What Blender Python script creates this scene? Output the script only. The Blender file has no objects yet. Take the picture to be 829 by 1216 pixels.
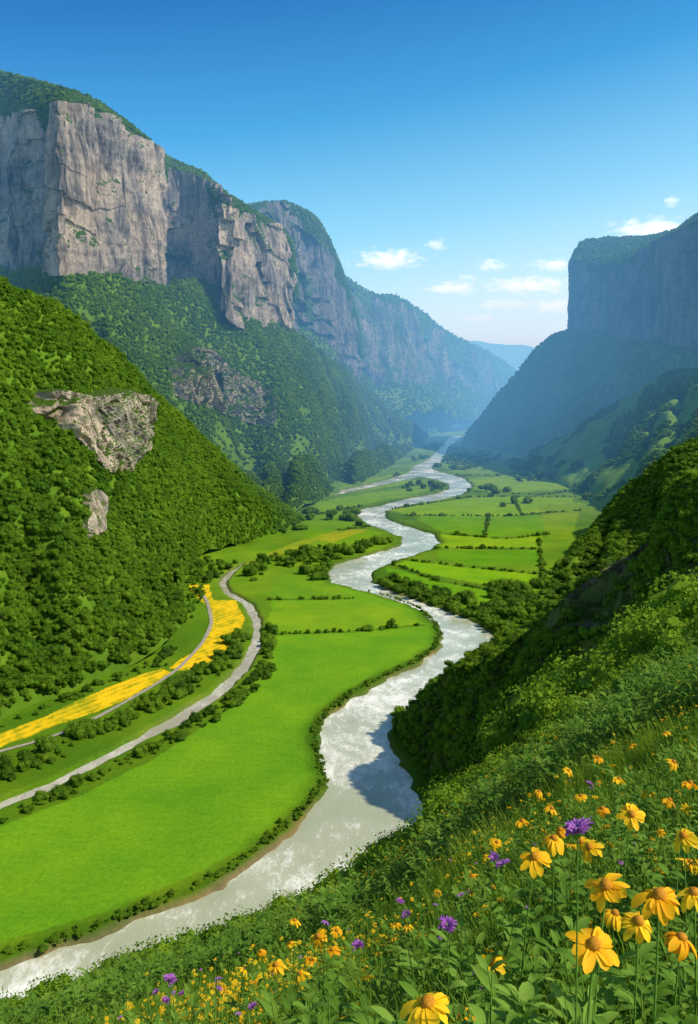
import bpy, math, random
import numpy as np
from mathutils import Vector, Matrix
from mathutils.bvhtree import BVHTree
random.seed(7); rng=np.random.default_rng(7)
scene=bpy.context.scene
# ------------------------------------------------------------ image column/row rays to world points
H=100.0; F=1000.0; PITCH=math.radians(7.3); CP,SP=math.cos(PITCH),math.sin(PITCH)
def ray(bx,by):
    bx=np.asarray(bx,float); by=np.asarray(by,float)
    dx=(bx-414.5)/F; u=-(by-608)/F
    return dx, CP+u*SP, -SP+u*CP
def P(bx,by,d):
    dx,yc,zc=ray(bx,by); t=np.asarray(d,float)/yc
    return np.stack([dx*t, yc*t, H+zc*t],-1)
def G(bx,by,z=0.0):
    dx,yc,zc=ray(bx,by); t=(z-H)/zc
    return np.stack([dx*t, yc*t, H+zc*t],-1)
def Gp(pts): 
    a=np.array(pts,float); return G(a[:,0],a[:,1])[:,:2]
# ------------------------------------------------------------ noise
ROT=np.array(Matrix.Rotation(.7,3,'Z')@Matrix.Rotation(.35,3,'X')@Matrix.Rotation(.5,3,'Y'))
def _h(ix,iy,iz,seed):
    n=(ix*374761393+iy*668265263+iz*1274126177+seed*974634777)&0xffffffff
    n=((n^(n>>13))*1274126177)&0xffffffff
    n=(n^(n>>16))&0xffff
    return n/32767.5-1.0
def vn(p,seed=0,rot=True):
    if rot: p=p@ROT
    i=np.floor(p).astype(np.int64); f=p-i; f=f*f*(3-2*f)
    x,y,z=i[...,0],i[...,1],i[...,2]; fx,fy,fz=f[...,0],f[...,1],f[...,2]
    r=0
    for a in (0,1):
        for b in (0,1):
            for c in (0,1):
                w=(fx if a else 1-fx)*(fy if b else 1-fy)*(fz if c else 1-fz)
                r=r+w*_h(x+a,y+b,z+c,seed)
    return r
def fbm(p,o=4,seed=0):
    r=0;a=1.0;s=0
    for k in range(o):
        r=r+a*vn(p*(2.03**k)+k*7.3,seed+k); s+=a; a*=.5
    return r/s*1.4
def sc(p,a,b,c): return p*np.array([a,b,c])
# ------------------------------------------------------------ mesh builders
def build(name,verts,faces_list,mat=None,smooth=True,link=True,cols=None):
    me=bpy.data.meshes.new(name)
    verts=np.asarray(verts,np.float32)
    me.vertices.add(len(verts)); me.vertices.foreach_set('co',verts.ravel())
    li=[];ls=[];o=0
    for f in faces_list:
        f=np.asarray(f,np.int32)
        if len(f)==0: continue
        li.append(f.ravel()); ls.append(o+np.arange(len(f))*f.shape[1]); o+=f.size
    li=np.concatenate(li); ls=np.concatenate(ls)
    me.loops.add(len(li)); me.loops.foreach_set('vertex_index',li.astype(np.int32))
    me.polygons.add(len(ls)); me.polygons.foreach_set('loop_start',ls.astype(np.int32))
    me.polygons.foreach_set('use_smooth',np.full(len(ls),smooth))
    me.update(calc_edges=True); me.validate()
    if cols is not None:
        ca=me.color_attributes.new('Col','FLOAT_COLOR','POINT')
        c=np.ones((len(verts),4),np.float32); c[:,:3]=cols; ca.data.foreach_set('color',c.ravel())
    if mat: me.materials.append(mat)
    if link is None: return me
    ob=bpy.data.objects.new(name,me)
    if link: scene.collection.objects.link(ob)
    return ob
def gridfaces(r,c,mask=None):
    i=np.arange(r-1)[:,None]*c+np.arange(c-1)[None,:]
    f=np.stack([i,i+1,i+1+c,i+c],-1)
    if mask is not None: return f[mask]
    return f.reshape(-1,4)
def tag(ob,label,cat,kind=None,group=None):
    ob['label']=label; ob['category']=cat
    if kind: ob['kind']=kind
    if group: ob['group']=group
    return ob
def crom(pts,n):
    pts=np.asarray(pts); k=len(pts); t=np.linspace(0,k-1,n); i=np.minimum(t.astype(int),k-2); f=(t-i)[:,None]
    ex=np.vstack([2*pts[0]-pts[1],pts,2*pts[-1]-pts[-2]])
    a,b,c,d=ex[i],ex[i+1],ex[i+2],ex[i+3]
    cr=.5*((2*b)+(-a+c)*f+(2*a-5*b+4*c-d)*f*f+(-a+3*b-3*c+d)*f**3)
    li=b+(c-b)*f
    return .6*cr+.4*li
def loft(curves,nu,rows):
    cs=[crom(c,nu) for c in curves]; out=[]
    for k in range(len(cs)-1):
        for j in range(rows[k]):
            t=j/rows[k]; out.append(cs[k]*(1-t)+cs[k+1]*t)
    out.append(cs[-1]); return np.array(out)
def normals(g):
    du=np.gradient(g,axis=1); dv=np.gradient(g,axis=0)
    n=np.cross(du,dv); n/= (np.linalg.norm(n,axis=-1,keepdims=True)+1e-9); return n
# ------------------------------------------------------------ materials
def newmat(name):
    m=bpy.data.materials.new(name); m.use_nodes=True; nt=m.node_tree
    return m,nt,nt.nodes['Principled BSDF']
def N(nt,t,**k):
    n=nt.nodes.new(t)
    for a,b in k.items(): setattr(n,a,b)
    return n
def noise(nt,vec,scale,detail=4,rough=.6,dist=0):
    n=N(nt,'ShaderNodeTexNoise'); n.inputs['Scale'].default_value=scale; n.inputs['Detail'].default_value=detail; n.inputs['Roughness'].default_value=rough; n.inputs['Distortion'].default_value=dist
    if vec is not None: nt.links.new(vec,n.inputs['Vector'])
    return n.outputs['Fac']
def ramp(nt,fac,stops):
    r=N(nt,'ShaderNodeValToRGB'); e=r.color_ramp.elements
    while len(e)<len(stops): e.new(.5)
    for el,(p,c) in zip(e,stops):
        el.position=p; el.color=(c[0],c[1],c[2],1)
    nt.links.new(fac,r.inputs['Fac']); return r.outputs['Color']
def mix(nt,a,b,fac,mode='MIX'):
    m=N(nt,'ShaderNodeMix',data_type='RGBA',blend_type=mode)
    for s,v in ((m.inputs[0],fac),(m.inputs[6],a),(m.inputs[7],b)):
        if hasattr(v,'is_linked') or hasattr(v,'links'): nt.links.new(v,s)
        elif isinstance(v,(int,float)): s.default_value=v
        else: s.default_value=(v[0],v[1],v[2],1)
    return m.outputs[2]
def mapv(nt,scale,src='pos'):
    g=N(nt,'ShaderNodeNewGeometry') if src=='pos' else N(nt,'ShaderNodeTexCoord')
    o=g.outputs['Position'] if src=='pos' else g.outputs['Object']
    m=N(nt,'ShaderNodeMapping'); m.inputs['Scale'].default_value=scale; nt.links.new(o,m.inputs['Vector']); return m.outputs['Vector']
def bump(nt,bs,h,strength,dist):
    b=N(nt,'ShaderNodeBump'); b.inputs['Strength'].default_value=strength; b.inputs['Distance'].default_value=dist
    nt.links.new(h,b.inputs['Height']); nt.links.new(b.outputs['Normal'],bs.inputs['Normal'])
def math_(nt,op,a,b):
    m=N(nt,'ShaderNodeMath',operation=op)
    for s,v in zip(m.inputs,(a,b)):
        if isinstance(v,(int,float)): s.default_value=v
        else: nt.links.new(v,s)
    return m.outputs[0]

def mat_leaf(name,dark,mid,light,pscale=.02,trans=.0):
    m,nt,bs=newmat(name)
    oi=N(nt,'ShaderNodeObjectInfo')
    v=mapv(nt,(1,1,1)); n1=noise(nt,v,pscale,3); n2=noise(nt,v,1.2,2)
    f=math_(nt,'ADD',math_(nt,'MULTIPLY',oi.outputs['Random'],.35),math_(nt,'ADD',math_(nt,'MULTIPLY',n1,1.1),math_(nt,'MULTIPLY',n2,.3)))
    f=math_(nt,'SUBTRACT',f,.39)
    c=ramp(nt,f,[(.15,dark),(.5,mid),(.9,light)])
    nt.links.new(c,bs.inputs['Base Color']); bs.inputs['Roughness'].default_value=.7
    bs.inputs['Specular IOR Level'].default_value=.1
    if trans>0:
        t=N(nt,'ShaderNodeBsdfTranslucent'); nt.links.new(c,t.inputs['Color'])
        ms=N(nt,'ShaderNodeMixShader'); ms.inputs[0].default_value=trans
        out=nt.nodes['Material Output']
        nt.links.new(bs.outputs[0],ms.inputs[1]); nt.links.new(t.outputs[0],ms.inputs[2]); nt.links.new(ms.outputs[0],out.inputs['Surface'])
    return m
M_leaf=mat_leaf('forest_leaves',(.05,.13,.007),(.115,.225,.010),(.21,.34,.018),.018,.38)
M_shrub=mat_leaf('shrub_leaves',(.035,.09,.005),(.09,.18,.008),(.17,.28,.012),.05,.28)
M_shrubl=mat_leaf('sunlit_tint_bush_leaves',(.08,.17,.009),(.17,.30,.014),(.29,.43,.025),.15,.38)  # sunlit brightness put into a paler copy of the shrub leaf colour
M_grass=mat_leaf('grass_blades',(.10,.19,.012),(.20,.34,.02),(.38,.50,.05),.6,.45)
M_plant=mat_leaf('wild_plant_leaves',(.07,.16,.016),(.15,.29,.03),(.27,.43,.06),.8,.45)
def mat_simple(name,c1,c2,scale,rough=.8,bstr=0,bd=.1):
    m,nt,bs=newmat(name); v=mapv(nt,(1,1,1)); n=noise(nt,v,scale,5)
    nt.links.new(ramp(nt,n,[(.3,c1),(.7,c2)]),bs.inputs['Base Color']); bs.inputs['Roughness'].default_value=rough
    bs.inputs['Specular IOR Level'].default_value=.1
    if bstr: bump(nt,bs,n,bstr,bd)
    return m
M_hill=mat_simple('forest_floor',(.055,.12,.006),(.11,.20,.010),.06,.9,.6,2)
M_cap=mat_simple('ridge_forest_floor',(.03,.075,.006),(.06,.12,.01),.06,.9,.6,2)
M_spur=mat_simple('grassy_spur',(.07,.16,.010),(.15,.26,.018),.03,.9,.6,2)
M_bank=mat_simple('dry_grass_bank',(.05,.10,.01),(.15,.14,.04),.25,.95,.9,.8)
M_fgsoil=mat_simple('meadow_soil',(.07,.14,.012),(.14,.22,.025),1.5,.95,.5,.1)
M_bark=mat_simple('bark',(.07,.05,.035),(.14,.11,.08),6,.9)
M_stem=mat_simple('green_stem',(.08,.17,.02),(.14,.27,.03),20,.6)
M_dirt=mat_simple('pale_dirt_track',(.26,.23,.16),(.38,.34,.26),.7,.95,.3,.05)
def mat_rock(name,light,mid,dark,green=(.05,.11,.01),warm=(.50,.38,.27),wamt=.3,gth=.8,s=1.):
    m,nt,bs=newmat(name)
    v=mapv(nt,(.05*s,.05*s,.011*s)); n1=noise(nt,v,1,8,.68,.5)
    v2=mapv(nt,(.2*s,.2*s,.07*s)); n2=noise(nt,v2,1,7,.72,.3)
    v3=mapv(nt,(.010*s,.010*s,.013*s)); n3=noise(nt,v3,1,4)
    v4=mapv(nt,(.02*s,.02*s,.12*s)); n4=noise(nt,v4,1,6,.65,.4)
    c=ramp(nt,n1,[(.38,dark),(.47,mid),(.58,light)])
    c2=ramp(nt,n2,[(.36,(.36,.37,.42)),(.54,(1,1,1))])
    c=mix(nt,c,c2,.8,'MULTIPLY')
    c=mix(nt,c,warm,math_(nt,'MULTIPLY',ramp(nt,n3,[(.42,(0,0,0)),(.6,(1,1,1))]),wamt))
    c=mix(nt,c,ramp(nt,n3,[(.40,(.45,.49,.57)),(.52,(1,1,1))]),.7,'MULTIPLY')
    c=mix(nt,c,ramp(nt,n4,[(.38,(.5,.5,.56)),(.52,(1,1,1))]),.55,'MULTIPLY')
    g=N(nt,'ShaderNodeNewGeometry'); sx=N(nt,'ShaderNodeSeparateXYZ'); nt.links.new(g.outputs['Normal'],sx.inputs[0])
    up=math_(nt,'ADD',math_(nt,'ADD',sx.outputs['Z'],math_(nt,'MULTIPLY',n2,.6)),math_(nt,'MULTIPLY',math_(nt,'SUBTRACT',n4,.5),.5))
    c=mix(nt,c,green,ramp(nt,up,[(gth-.14,(0,0,0)),(gth-.04,(1,1,1))]))
    nt.links.new(c,bs.inputs['Base Color']); bs.inputs['Roughness'].default_value=.9; bs.inputs['Specular IOR Level'].default_value=.1
    h=math_(nt,'ADD',n1,math_(nt,'MULTIPLY',n2,.7)); bump(nt,bs,h,1.0,8/s)
    return m
M_rock=mat_rock('limestone_cliff',(.66,.56,.45),(.42,.37,.32),(.10,.10,.11),warm=(.60,.45,.32),wamt=.4)
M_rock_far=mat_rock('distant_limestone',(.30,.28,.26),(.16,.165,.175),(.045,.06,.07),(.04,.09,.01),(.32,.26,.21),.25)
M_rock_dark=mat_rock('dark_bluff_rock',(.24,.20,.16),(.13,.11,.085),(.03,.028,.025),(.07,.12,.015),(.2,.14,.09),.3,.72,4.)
M_rock_tan=mat_rock('tan_outcrop_rock',(.74,.61,.45),(.54,.44,.33),(.16,.14,.11),(.06,.12,.01),(.66,.49,.33),.6,1.02,2.2)
# valley floor
M_floor,nt,bs=newmat('valley_fields')
at=N(nt,'ShaderNodeAttribute',attribute_name='Col'); v=mapv(nt,(1,1,1))
n1=noise(nt,v,.9,5,.7); n2=noise(nt,v,.035,5,.6)
vs=mapv(nt,(.25,1.4,1)); n3=noise(nt,vs,.5,3)
c=mix(nt,at.outputs['Color'],ramp(nt,n1,[(.3,(.68,.74,.7)),(.7,(1.2,1.12,1.2))]),.8,'MULTIPLY')
c=mix(nt,c,ramp(nt,n2,[(.3,(.6,.78,.8)),(.68,(1.3,1.08,1.0))]),.8,'MULTIPLY')
c=mix(nt,c,ramp(nt,n3,[(.35,(.85,.88,.8)),(.65,(1.05,1.05,1))]),.6,'MULTIPLY')
nt.links.new(c,bs.inputs['Base Color']); bs.inputs['Roughness'].default_value=.9; bs.inputs['Specular IOR Level'].default_value=.05
bump(nt,bs,n1,.5,.5)
# water
def mat_water(name,base,base2,foam,t0,famt=.6,rough=.12):
    m,nt,bs=newmat(name); v=mapv(nt,(1,.5,1)); vb=mapv(nt,(1,1,1))
    n=noise(nt,v,.4,8,.66,.5); n2=noise(nt,v,1.9,7,.75,.3); big=noise(nt,vb,.028,3)
    f=math_(nt,'ADD',math_(nt,'ADD',math_(nt,'MULTIPLY',n,.6),math_(nt,'MULTIPLY',n2,.4)),math_(nt,'MULTIPLY',math_(nt,'SUBTRACT',big,.5),.7))
    c0=mix(nt,base,base2,ramp(nt,big,[(.35,(0,0,0)),(.65,(1,1,1))]))
    fm=ramp(nt,f,[(t0,(0,0,0)),(t0+.19,(1,1,1))])
    c=mix(nt,c0,foam,math_(nt,'MULTIPLY',fm,famt))
    nt.links.new(c,bs.inputs['Base Color'])
    r=math_(nt,'ADD',math_(nt,'MULTIPLY',fm,.35),rough); nt.links.new(r,bs.inputs['Roughness'])
    bs.inputs['Specular IOR Level'].default_value=.4
    bump(nt,bs,math_(nt,'ADD',n,math_(nt,'MULTIPLY',n2,.3)),.3,.6)
    return m
M_river=mat_water('silty_river_water',(.36,.38,.235),(.50,.50,.35),(.95,.93,.84),.48,.85)
M_stream=mat_water('stream_water',(.36,.33,.23),(.42,.38,.28),(.72,.68,.58),.48,.6)

# ------------------------------------------------------------ river & fields
riv_l=[(-60,1162),(0,1146),(60,1128),(120,1108),(180,1082),(230,1062),(270,1042),(310,1015),(345,985),(375,955),(390,930),(388,908),(378,890),(380,868),(395,845),(425,822),(465,802),(500,786),(520,770),(527,755),(520,740),(500,722),(470,710),(440,702),(410,695),(392,688),(388,678),(400,668),(430,660),(460,652),(478,645),(478,636),(462,630),(440,622),(425,612),(430,603),(450,600),(480,592),(515,586),(534,580),(534,573),(520,569),(500,565),(470,571),(430,580),(372,592),(372,588),(430,576),(470,566),(488,560),(492,553),(505,547),(515,540),(526,528),(536,518)]
riv_r=[(548,518),(536,528),(527,540),(524,548),(512,553),(512,557),(535,563),(553,568),(561,577),(550,585),(520,593),(480,599),(458,606),(455,612),(465,618),(490,626),(515,633),(522,643),(507,653),(480,661),(457,669),(440,680),(444,690),(465,700),(500,713),(540,727),(570,740),(590,754),(594,770),(580,785),(540,805),(500,830),(470,850),(460,865),(462,880),(480,910),(495,945),(508,975),(480,1010),(420,1050),(330,1085),(230,1115),(130,1146),(60,1170),(0,1190),(-60,1210)]
RIV=Gp(riv_l+riv_r)
str_l=[(-60,970),(0,945),(60,922),(130,887),(200,848),(250,817),(283,786),(296,755),(297,735),(285,715),(262,702),(258,690),(270,678),(287,668)]
str_r=[(293,668),(276,682),(270,692),(278,702),(302,715),(314,735),(313,765),(298,795),(265,826),(215,858),(140,897),(60,937),(0,962),(-60,990)]
STR=Gp(str_l+str_r)
def inside(poly,X,Y):
    r=np.zeros(X.shape,bool); n=len(poly)
    for i in range(n):
        x1,y1=poly[i];x2,y2=poly[(i+1)%n]
        if y1==y2: continue
        c=((y1>Y)!=(y2>Y))&(X<(x2-x1)*(Y-y1)/(y2-y1)+x1); r^=c
    return r
def dist(poly,X,Y,closed=True):
    d=np.full(X.shape,1e9); n=len(poly)
    for i in range(n if closed else n-1):
        a=poly[i];b=poly[(i+1)%n]; e=b-a; L=e@e+1e-9
        t=np.clip(((X-a[0])*e[0]+(Y-a[1])*e[1])/L,0,1)
        dd=(X-a[0]-t*e[0])**2+(Y-a[1]-t*e[1])**2; np.minimum(d,dd,out=d)
    return np.sqrt(d)
def sdf(poly,X,Y):
    d=dist(poly,X,Y); return np.where(inside(poly,X,Y),-d,d)
R_,C_=740,760
inv=np.linspace(1/92.,1/5200.,R_-2); ds=np.concatenate([1/inv,[9000,20000]])
tx=np.linspace(-.72,.72,C_)
X=(tx[None,:]*ds[:,None]); Y=np.repeat(ds[:,None],C_,1)
flat=np.stack([X,Y,np.zeros_like(X)],-1)
wob=fbm(sc(flat,.12,.12,.12),3,3)
wob2=fbm(sc(flat,.02,.02,.02),4,13)
fine=fbm(sc(flat,.5,.25,.5),3,23)
sdR=sdf(RIV,X,Y); sdS=sdf(STR,X,Y)+1.2+.9*wob
sdRw=sdR+wob*np.minimum(2.2,.01*Y)
col=np.zeros((R_,C_,3)); 
def lerp(a,b,t): return np.array(a)+(np.array(b)-np.array(a))*t[...,None]
col[:]=lerp((.07,.16,.006),(.16,.29,.010),np.clip(wob2*.7+.5,0,1))
def paint(pts,c):
    m=inside(Gp(pts),X+wob*.8,Y+wob2*1.5); col[m]=c; return m
def g_(c): return (c[0]*1.45,c[1]*1.04,c[2]*.6)
MEAD=[(-80,1140),(-80,1010),(0,983),(100,943),(180,902),(262,848),(312,802),(330,765),(328,735),(318,705),(340,682),(385,676),(392,690),(440,704),(500,724),(520,740),(526,756),(510,772),(440,805),(395,830),(372,850),(362,880),(380,905),(386,925),(350,960),(300,1000),(230,1038),(130,1080),(0,1118)]
paint(MEAD,(.145,.325,.010))
paint([(328,752),(420,750),(500,742),(470,722),(420,712),(330,714),(318,735)],(.18,.335,.010))
paint([(318,712),(420,711),(390,690),(380,677),(345,680),(322,700)],(.14,.29,.010))
YEL=[[(-60,895),(0,872),(60,848),(130,815),(190,794),(203,799),(150,830),(80,858),(0,888),(-60,905)],
     [(224,695),(250,695),(252,712),(280,712),(290,735),(280,762),(245,790),(215,797),(200,793),(235,770),(252,745),(248,722),(232,708)]]
rows_=np.sin((X*.86-Y*.5)*1.9+wob*.8)
for y in YEL:
    m=inside(Gp(y),X+wob*.8,Y+wob2*1.5); col[m]=lerp((.34,.34,.01),(.90,.57,.012),np.clip(.68+fine*.9+rows_*.38,0,1))[m]
fields=[([(290,668),(340,655),(400,640),(440,628),(455,634),(400,652),(330,672)],(.10,.28,.01)),
([(370,640),(420,628),(440,628),(395,644)],(.20,.30,.02)),
([(290,668),(330,652),(400,626),(404,630),(335,660),(292,672)],(.17,.30,.02)),
([(360,620),(430,603),(425,612),(440,622),(400,630),(365,640)],(.09,.26,.01)),
([(370,597),(440,585),(515,575),(528,578),(480,590),(430,600),(372,612)],(.11,.30,.012)),
([(470,597),(530,592),(600,590),(680,592),(684,604),(600,614),(520,618),(480,610),(462,606)],(.13,.34,.01)),
([(490,614),(600,612),(665,612),(650,632),(580,638),(525,632)],(.09,.28,.008)),
([(525,634),(600,640),(645,636),(640,650),(520,650)],(.15,.35,.012)),
([(520,653),(640,653),(640,670),(560,672),(520,662)],(.08,.27,.008)),
([(490,664),(560,674),(640,682),(640,700),(575,694),(500,680),(470,670)],(.13,.36,.008)),
([(455,672),(520,690),(600,704),(660,722),(655,745),(600,728),(540,706),(470,690)],(.095,.30,.008)),
([(540,570),(640,562),(690,566),(690,580),(600,586),(565,582)],(.13,.32,.012)),
([(520,552),(600,552),(660,560),(600,565),(540,562)],(.10,.26,.015)),
([(400,580),(470,562),(500,572),(440,582)],(.12,.31,.01)),
([(640,600),(690,596),(680,640),(650,640)],(.12,.28,.012))]
for p,c in fields: paint(p,g_(c))
hedges=[[(328,753),(420,750),(503,742)],[(462,668),(520,690),(600,704),(660,722)],[(475,664),(560,674),(640,682)],[(515,651),(640,652)],[(525,634),(600,640),(655,634)],[(480,612),(600,613),(690,606)],[(462,605),(560,590),(690,590)],[(560,583),(640,588),(690,582)],[(575,694),(600,704)],[(318,712),(420,711)],[(540,565),(640,563),(690,566)],[(580,614),(575,638)],[(610,592),(620,612)],[(640,640),(645,700)],[(372,612),(430,601)],[(400,630),(440,625)]]
hedges=[Gp(h) for h in hedges]
hd=np.full(X.shape,1e9)
for h in hedges: hd=np.minimum(hd,dist(h,X,Y,False))
hm=np.clip(1-hd/np.maximum(1.6,Y*.0028),0,1)
col=col*(1-hm[...,None]*.9)+np.array((.03,.08,.004))*hm[...,None]*.9
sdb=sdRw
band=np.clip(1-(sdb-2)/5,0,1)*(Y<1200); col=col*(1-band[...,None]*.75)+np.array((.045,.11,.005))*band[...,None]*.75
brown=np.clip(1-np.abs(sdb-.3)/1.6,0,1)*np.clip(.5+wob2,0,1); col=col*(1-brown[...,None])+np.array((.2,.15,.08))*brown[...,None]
brown=np.clip(1-np.abs(sdS-.3)/1.6,0,1)*np.clip(.4+wob2,0,1); col=col*(1-brown[...,None])+np.array((.13,.12,.05))*brown[...,None]
Z=wob*.12
sst=lambda a,b,x:(lambda t:t*t*(3-2*t))(np.clip((x-a)/(b-a),0,1))
wbk=np.maximum(1.0,Y*.002)
Z=Z-3.5*(1-sst(-3.0,2.2,sdRw/wbk))-2.6*(1-sst(-2.5,1.5,sdS/wbk))
Z[-2:]=-30
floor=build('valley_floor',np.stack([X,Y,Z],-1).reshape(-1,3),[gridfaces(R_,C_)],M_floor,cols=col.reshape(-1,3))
tag(floor,'flat valley floor of bright green meadows, crop fields and hedgerows','ground','structure')
def water(name,sd,lim,z,mat):
    m=(sd<lim); cm=m[:-1,:-1]|m[1:,:-1]|m[:-1,1:]|m[1:,1:]
    cm[-3:]=False
    f=gridfaces(R_,C_,cm); u,ix=np.unique(f,return_inverse=True)
    v=np.stack([X.ravel()[u],Y.ravel()[u],np.full(len(u),z)],-1)
    return build(name,v,[ix.reshape(-1,4)],mat)
tag(water('river',np.where(Y<4000,sdR/np.maximum(1,Y*.001),99),4,-1.15,M_river),'wide silty grey river with white ripples winding through meadows','river','structure')
tag(water('stream',sdS,2.6,-1.0,M_stream),'narrow pale stream beside the hill foot and shrubs','stream','structure')
def ribbon(name,pts,w,z,label):
    p=Gp(pts); n=max(30,len(p)*10); c=crom(np.c_[p,np.zeros(len(p))],n)
    t=np.gradient(c,axis=0); t/=np.linalg.norm(t,axis=1,keepdims=True); s=np.stack([-t[:,1],t[:,0],0*t[:,0]],-1)
    wv=w*(1+.15*fbm(c*.2,2,5))[:,None]
    g=np.stack([c-s*wv,c,c+s*wv],0); g[...,2]=z; g[1,:,2]+=.05
    return tag(build(name,g.reshape(-1,3),[gridfaces(3,n)],M_dirt),label,'path','structure')
ribbon('dirt_track',[(-60,912),(0,893),(60,876),(120,850),(180,816),(212,794),(240,764),(251,740),(246,715),(236,700)],.8,.25,'narrow pale dirt track following the edge of yellow crops')
ribbon('dirt_track',[(600,712),(615,702),(640,692)],1.6,.25,'short pale dirt track between hedged fields')

# ------------------------------------------------------------ hills
def cv(l): a=np.array(l,float); return P(a[:,0],a[:,1],a[:,2])
def cg(l,z=-3.): a=np.array(l,float); return G(a[:,0],a[:,1],z)
def hill(name,curves,nu,rows,amp,fr,label,seed,mat=None,gull=0,gf=14):
    g=loft(curves,nu,rows)
    d=fbm(sc(g,fr,fr,fr),4,seed)*amp+fbm(sc(g,fr*5,fr*5,fr*5),3,seed+9)*amp*.18
    if gull:
        r,c=g.shape[:2]; uu=np.linspace(0,1,c)[None,:]*gf+np.zeros((r,1)); vv=np.linspace(0,1,r)[:,None]+np.zeros((1,c))
        q=np.stack([uu+vv*1.2+.35*fbm(sc(g,fr*3,fr*3,fr*3),2,seed+3),vv*1.5,0*uu+seed],-1)
        w=1-np.abs(vn(q,seed+5,False))*2.2
        d=d-np.maximum(w,-.4)*gull*np.sin(np.pi*np.clip(vv*1.12,0,1))
    g=g+np.stack([0*d,0*d,d],-1)
    ob=build(name,g.reshape(-1,3),[gridfaces(*g.shape[:2])],mat or M_hill)
    tag(ob,label,'hill','structure'); return g
L1=hill('hill',[cg([(-420,1100),(-250,1000),(-120,930),(0,868),(70,838),(130,810),(190,786),(222,745),(214,705),(232,672),(275,655),(320,643),(364,624)]),
  cv([(-420,560,230),(-250,520,300),(-120,500,340),(0,560,340),(60,600,350),(100,620,370),(150,640,400),(190,640,440),(215,625,500),(250,610,560),(290,615,600),(330,618,660),(365,621,700)]),
  cv([(-420,200,330),(-250,240,380),(-120,285,410),(0,336,430),(60,370,470),(120,415,520),(180,465,575),(225,507,620),(262,545,650),(300,577,680),(328,595,690),(350,610,700),(366,621,710)]),
  cv([(-420,300,600),(-250,330,650),(-120,380,680),(0,460,700),(60,480,720),(120,510,740),(180,540,760),(225,560,780),(262,580,790),(300,600,800),(328,615,800),(350,622,790),(366,626,780)])],
  260,[60,60,16],10,.014,'steep forested hillside dropping to the stream and yellow field',21,gull=19,gf=8)
L2=hill('hill_slope',[cg([(-250,760),(-100,740),(0,720),(80,700),(150,680),(220,660),(280,640),(320,628),(350,614),(390,595),(430,577),(470,553),(505,524)]),
  cv([(-250,560,760),(-100,545,750),(0,530,740),(80,520,760),(150,510,790),(220,510,840),(280,520,880),(320,525,920),(355,530,960),(395,530,1100),(435,530,1300),(475,528,1700),(507,523,2300)]),
  cv([(-250,430,960),(-100,425,890),(0,420,830),(80,400,800),(150,415,850),(220,425,930),(280,440,1000),(320,452,1060),(360,460,1150),(400,475,1350),(440,498,1650),(475,508,2000),(507,521,2450)]),
  cv([(-250,325,1330),(-80,318,1110),(0,315,975),(75,308,845),(130,320,895),(190,344,990),(240,342,1090),(300,377,1120),(345,384,1265),(390,422,1500),(430,459,1900),(470,490,2250),(503,519,2500)])],
  420,[50,60,60],16,.006,'long forested slope below the limestone cliffs',33,gull=52,gf=13)
L3=hill('hill_slope',[cg([(400,545),(425,536),(455,532),(485,526),(505,521),(517,518),(528,514),(545,509),(580,504),(630,501)]),
  cv([(330,380,1550),(385,410,1700),(425,440,2050),(450,455,2350),(480,470,2600),(505,482,2850),(535,490,3200),(565,494,3700),(600,497,4400),(635,500,4900)])],
  220,[60],25,.004,'hazy distant slope under blue cliffs',41,gull=35,gf=12)
RS=hill('hill_slope',[cg([(545,527),(580,537),(620,546),(660,556),(720,570),(800,590),(950,620)]),
  cv([(552,518,2150),(606,492,2000),(650,472,1850),(690,465,1650),(750,470,1450),(829,480,1200),(1000,500,1000)]),
  cv([(556,514,2180),(602,458,2080),(640,410,2000),(678,393,1930),(760,410,1520),(829,418,1320),(1000,440,1050)]),
  cv([(560,516,2400),(612,465,2400),(650,420,2400),(700,400,2300),(780,400,1900),(860,410,1700),(1050,430,1500)])],
  300,[50,60,10],12,.007,'dark shaded forest slope under a flat-topped mountain',55,gull=26,gf=9)
R2=hill('hill_spur',[cg([(594,557),(630,568),(672,582),(700,604),(740,640),(840,690),(1000,760)]),
  cv([(600,553,1420),(655,524,1330),(715,488,1260),(775,450,1220),(829,436,1160),(900,422,1080),(1050,420,1000)]),
  cv([(610,556,1500),(665,535,1450),(725,505,1400),(785,475,1350),(840,460,1300),(920,450,1250),(1060,440,1200)])],
  240,[70,10],7,.012,'sunlit green spur reaching down to the fields',61,mat=M_spur,gull=20,gf=10)
R3=hill('hill_spur',[cg([(640,716),(634,735),(640,755),(670,770),(720,790),(800,820),(950,880)]),
  cv([(652,692,460),(672,664,540),(700,630,620),(738,590,640),(785,550,640),(829,520,620),(1000,460,560)]),
  cv([(662,690,520),(690,664,660),(715,634,740),(750,598,740),(800,568,740),(840,550,720),(1020,490,700)])],
  220,[70,10],7,.02,'shaded shrub covered spur above the fields',71,gull=12,gf=8)
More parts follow.
